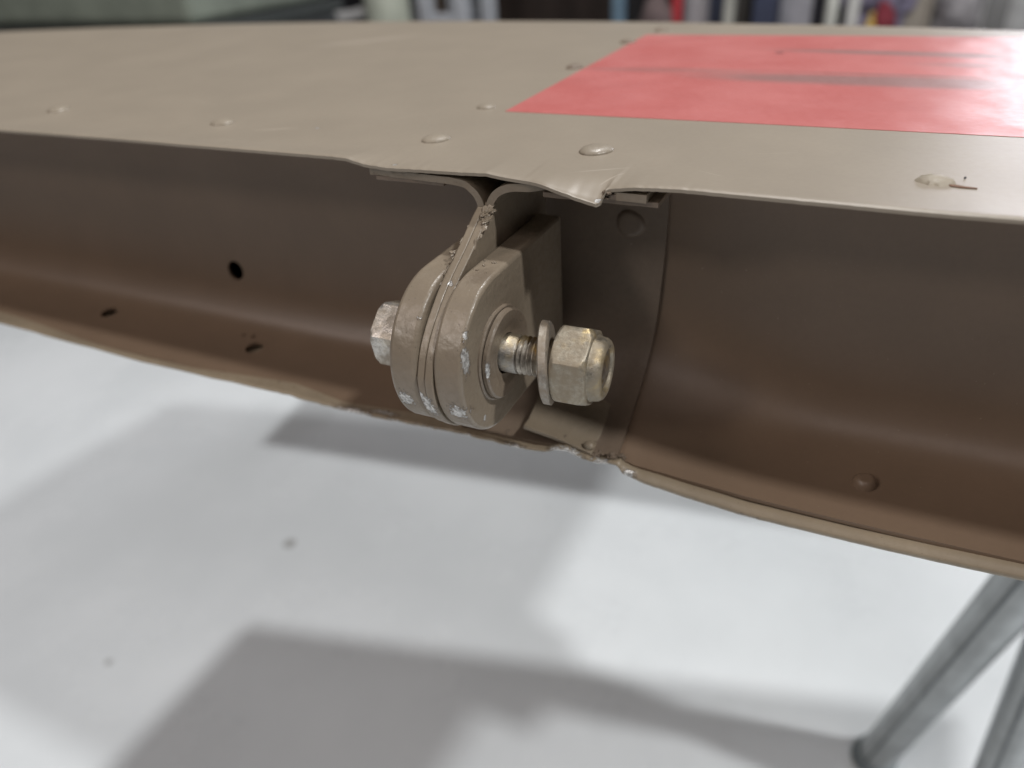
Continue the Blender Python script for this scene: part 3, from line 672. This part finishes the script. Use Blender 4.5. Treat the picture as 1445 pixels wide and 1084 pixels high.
def bottle(name, label, cat, u0, u1, y, h, col, cap):
    x0,x1 = X(u0)*y/2.5, X(u1)*y/2.5; r = (x1-x0)/2; cx = (x0+x1)/2
    t = thing(name, label, cat, (cx,y,SH), 'small bottles on the bench' if name == 'bottle' else None)
    def lathe(pr, nm, m):
        b = bmesh.new(); rings = []
        for z,q in pr: rings.append([b.verts.new((cx+q*math.cos(a*math.pi/16),y+q*math.sin(a*math.pi/16),z)) for a in range(32)])
        for A,B in zip(rings,rings[1:]):
            for j in range(32): b.faces.new((A[j],A[(j+1)%32],B[(j+1)%32],B[j]))
        b.faces.new(rings[0]); b.faces.new(rings[-1]); finish(nm, b, m, t, smooth=40)
    z = SH
    lathe([(z,r*0.9),(z+0.01,r),(z+h*0.7,r),(z+h*0.82,r*0.8),(z+h*0.9,r*0.38),(z+h*0.93,r*0.36)],'body',solid(name+'_plastic',col,0.4))
    lathe([(z+h*0.93,r*0.45),(z+h,r*0.45),(z+h+0.004,r*0.38)],'cap',solid(name+'_cap',cap,0.5))
    return t
# grey-green tub on a dark trolley, close behind at the left
t = thing('storage_tub', 'large grey-green tub over a painted shadow gap beyond the far left corner of the surface', 'tub', (-1.75,1.25,-0.15))
bm = bmesh.new(); box(bm, (-1.92,1.45,-0.03), (1.16,0.5,0.225)); finish('body', bm, solid('tub_green',(0.20,0.225,0.185),0.5), t, smooth=0, bevel=0.015)
bm = bmesh.new(); box(bm, (-1.92,1.45,-0.158), (1.20,0.54,0.032)); finish('base', bm, solid('tub_shadow_gap',(0.03,0.035,0.033)), t, smooth=0, bevel=0.004)  # dark strip painted in place of the shadow gap below the tub
bm = bmesh.new(); box(bm, (-1.92,1.45,0.08), (1.20,0.54,0.02)); finish('rim', bm, solid('tub_rim',(0.17,0.19,0.155),0.5), t, smooth=0, bevel=0.006)
t = thing('tool_trolley', 'dark tool trolley carrying the grey-green tub at the far left', 'trolley', (-1.92,1.45,FLOOR))
bm = bmesh.new(); box(bm, (-1.92,1.45,-0.345), (1.18,0.5,0.34)); finish('cabinet', bm, solid('trolley_dark',(0.05,0.055,0.055)), t, smooth=0, bevel=0.01)
for sx_ in (-1,1):
    for sy_ in (-1,1):
        bm = bmesh.new(); tube(bm, (-1.92+sx_*0.5-0.015,1.45+sy_*0.2,FLOOR+0.025), (-1.92+sx_*0.5+0.015,1.45+sy_*0.2,FLOOR+0.025), 0.025, 20); finish('wheel', bm, M_black, t, smooth=40)
crate('tool_chest','black tool chest behind the left rack post','tool chest',225,350,3.0,0.46,(0.012,0.012,0.016),0.35)
crate('parts_bin','dark slate parts bin right of the left rack post','bin',338,405,2.7,0.40,(0.12,0.125,0.15),0.3)
crate('parts_bin','black parts bin left of the round white jug','bin',398,530,3.0,0.46,(0.010,0.010,0.012),0.3)
post('rack_post','slim blue-grey rack post at the left, in front of the black tool chest','post',313,2.55,0.055,(0.17,0.22,0.30))
post('rack_post','thin steel-blue rack post right of the brown cupboard','post',871,2.5,0.038,(0.17,0.27,0.36))
# a white hose hanging in a bow
pts = catmull([(X(405),2.45,-0.16),(X(425),2.43,-0.19),(X(448),2.42,-0.235),(X(475),2.40,-0.268),(X(508),2.40,-0.275),(X(535),2.42,-0.26)],6)
hm = bmesh.new()
for a,b in zip(pts,pts[1:]): tube(hm, a, Vector(b)+(Vector(b)-Vector(a))*0.15, 0.021, 16)
o = finish('hose', hm, solid('hose_white',(0.62,0.62,0.62),0.5), None, smooth=60); tag(o,'white hose drooping in front of the black bin at the back','hose')
bm = bmesh.new(); bmesh.ops.create_uvsphere(bm, u_segments=20, v_segments=12, radius=0.035, matrix=Matrix.Translation((X(342),2.5,-0.205)))
tube(bm, (X(342),2.5,-0.20), (X(342),2.5,-0.10), 0.018, 16); o = finish('light_bulb', bm, solid('bulb_white',(0.75,0.75,0.75),0.3), None, smooth=60); tag(o,'small round white bulb right of the left rack post','bulb')
bottle('plastic_jug','round white plastic jug left of the tan carton','jug',521,576,2.45,0.40,(0.62,0.66,0.56),(0.5,0.5,0.45))
crate('carton','narrow tan carton between the white jug and the white stool','carton',586,616,2.6,0.42,(0.34,0.27,0.21),0.2,handle=False)
# white stool
x0,x1 = X(610),X(678)
t = thing('plastic_stool','white plastic stool with an open dark gap, left of the brown cupboard','stool',((x0+x1)/2,2.45,SH))
for xx in (x0+0.015,x1-0.035):
    for yy in (2.42,2.62):
        bm = bmesh.new(); box(bm, (xx+0.01,yy,SH+0.16), (0.05,0.04,0.32)); finish('leg', bm, solid('stool_white',(0.62,0.65,0.70),0.4), t, smooth=0, bevel=0.006)
bm = bmesh.new(); box(bm, ((x0+x1)/2,2.52,SH+0.335), (x1-x0+0.03,0.26,0.03)); finish('seat', bm, solid('stool_white',(0.62,0.65,0.70),0.4), t, smooth=0, bevel=0.01)
bm = bmesh.new(); box(bm, ((x0+x1)/2,2.42,SH+0.115), (x1-x0-0.02,0.03,0.035)); finish('stretcher', bm, solid('stool_white',(0.62,0.65,0.70),0.4), t, smooth=0, bevel=0.006)
crate('cupboard','dark brown cupboard between the white stool and the thin blue post','cupboard',675,866,2.8,0.8,(0.028,0.018,0.014),0.4)
crate('tool_case','black case right of the thin blue post','case',880,955,2.75,0.5,(0.012,0.011,0.013),0.3)
bm = bmesh.new(); bmesh.ops.create_icosphere(bm, subdivisions=4, radius=1, matrix=Matrix.Translation((X(932)*0.99,2.45,-0.30))@Matrix.Diagonal((0.055,0.05,0.075,1)))
for v in bm.verts: v.co += (v.co-Vector((X(932)*0.99,2.45,-0.30)))*0.25*mnoise.noise(v.co*22)
o = finish('rag', bm, solid('rag_grey',(0.16,0.12,0.12),0.9), None, smooth=80); tag(o,'crumpled grey-pink rag in front of the black case','rag')
bottle('spray_can','slim red spray can beside the pale grey box','can',948,964,2.45,0.36,(0.45,0.04,0.05),(0.4,0.05,0.05))
crate('box','pale grey upright box right of the red spray can','box',965,1000,2.5,0.42,(0.36,0.35,0.37),0.2,handle=False)
crate('binder','navy blue binder left of the cream post','binder',1000,1023,2.5,0.40,(0.035,0.045,0.08),0.2,handle=False)
post('rack_post','cream rack post between two navy things','post',1030,2.42,0.03,(0.42,0.42,0.38))
crate('box','dark brown box right of the cream post','box',1037,1061,2.55,0.40,(0.05,0.045,0.04),0.2,handle=False)
crate('toolbox','navy blue toolbox left of the lilac-grey carton','toolbox',1061,1094,2.5,0.40,(0.045,0.055,0.10),0.2)
crate('carton','wide lilac-grey carton right of the navy toolbox','carton',1094,1160,2.6,0.36,(0.38,0.38,0.42),0.25,handle=False)
bottle('bottle','black bottle left of the two small white bottles','bottle',1147,1163,2.4,0.40,(0.012,0.010,0.016),(0.05,0.05,0.05))
bottle('bottle','small white bottle beside the black bottle','bottle',1166,1184,2.38,0.25,(0.66,0.67,0.62),(0.6,0.6,0.58))
bottle('bottle','small white bottle against the lilac cloth','bottle',1195,1213,2.38,0.25,(0.68,0.68,0.66),(0.6,0.6,0.58))
crate('box','black box behind the two small white bottles','box',1160,1212,2.55,0.28,(0.02,0.018,0.02),0.15,handle=False)
bm = bmesh.new(); cc = Vector((X(1222),2.62,-0.26)); bmesh.ops.create_icosphere(bm, subdivisions=5, radius=1, matrix=Matrix.Translation(cc)@Matrix.Diagonal((0.13,0.09,0.145,1)))
for v in bm.verts: v.co += (v.co-cc)*(0.35*mnoise.noise(v.co*14)+0.15*mnoise.noise(v.co*33))
o = finish('cloth', bm, solid('cloth_lilac',(0.27,0.25,0.35),0.9), None, smooth=80); tag(o,'heap of lilac cloth above the yellow tub','cloth')
bottle('tub','small yellow tub below the lilac cloth','tub',1223,1240,2.37,0.13,(0.62,0.42,0.09),(0.6,0.4,0.1))
bm = bmesh.new(); cc = Vector((X(1248),2.42,-0.31)); bmesh.ops.create_icosphere(bm, subdivisions=4, radius=1, matrix=Matrix.Translation(cc)@Matrix.Diagonal((0.03,0.03,0.075,1)))
for v in bm.verts: v.co += (v.co-cc)*0.3*mnoise.noise(v.co*25)
o = finish('pouch', bm, solid('pouch_red',(0.20,0.025,0.04),0.8), None, smooth=80); tag(o,'dark red pouch right of the yellow tub','pouch')
crate('carton','tall beige carton right of the lilac cloth','carton',1264,1316,2.6,0.5,(0.46,0.42,0.36),0.25,handle=False)
bm = bmesh.new(); cc = Vector((X(1352),2.7,-0.22)); bmesh.ops.create_icosphere(bm, subdivisions=5, radius=1, matrix=Matrix.Translation(cc)@Matrix.Diagonal((0.13,0.10,0.20,1)))
for v in bm.verts: v.co += (v.co-cc)*(0.25*mnoise.noise(v.co*12)+0.12*mnoise.noise(v.co*30))
o = finish('sack', bm, solid('sack_pale',(0.40,0.39,0.41),0.9), None, smooth=80); tag(o,'pale grey sack between the beige carton and the grey post','sack')
post('rack_post','wide grey rack post at the far right, beside the white board','post',1408,2.4,0.05,(0.20,0.20,0.20))
crate('board','white board leaning at the right edge, behind the grey post','board',1385,1600,2.6,0.55,(0.62,0.63,0.63),0.05,handle=False)
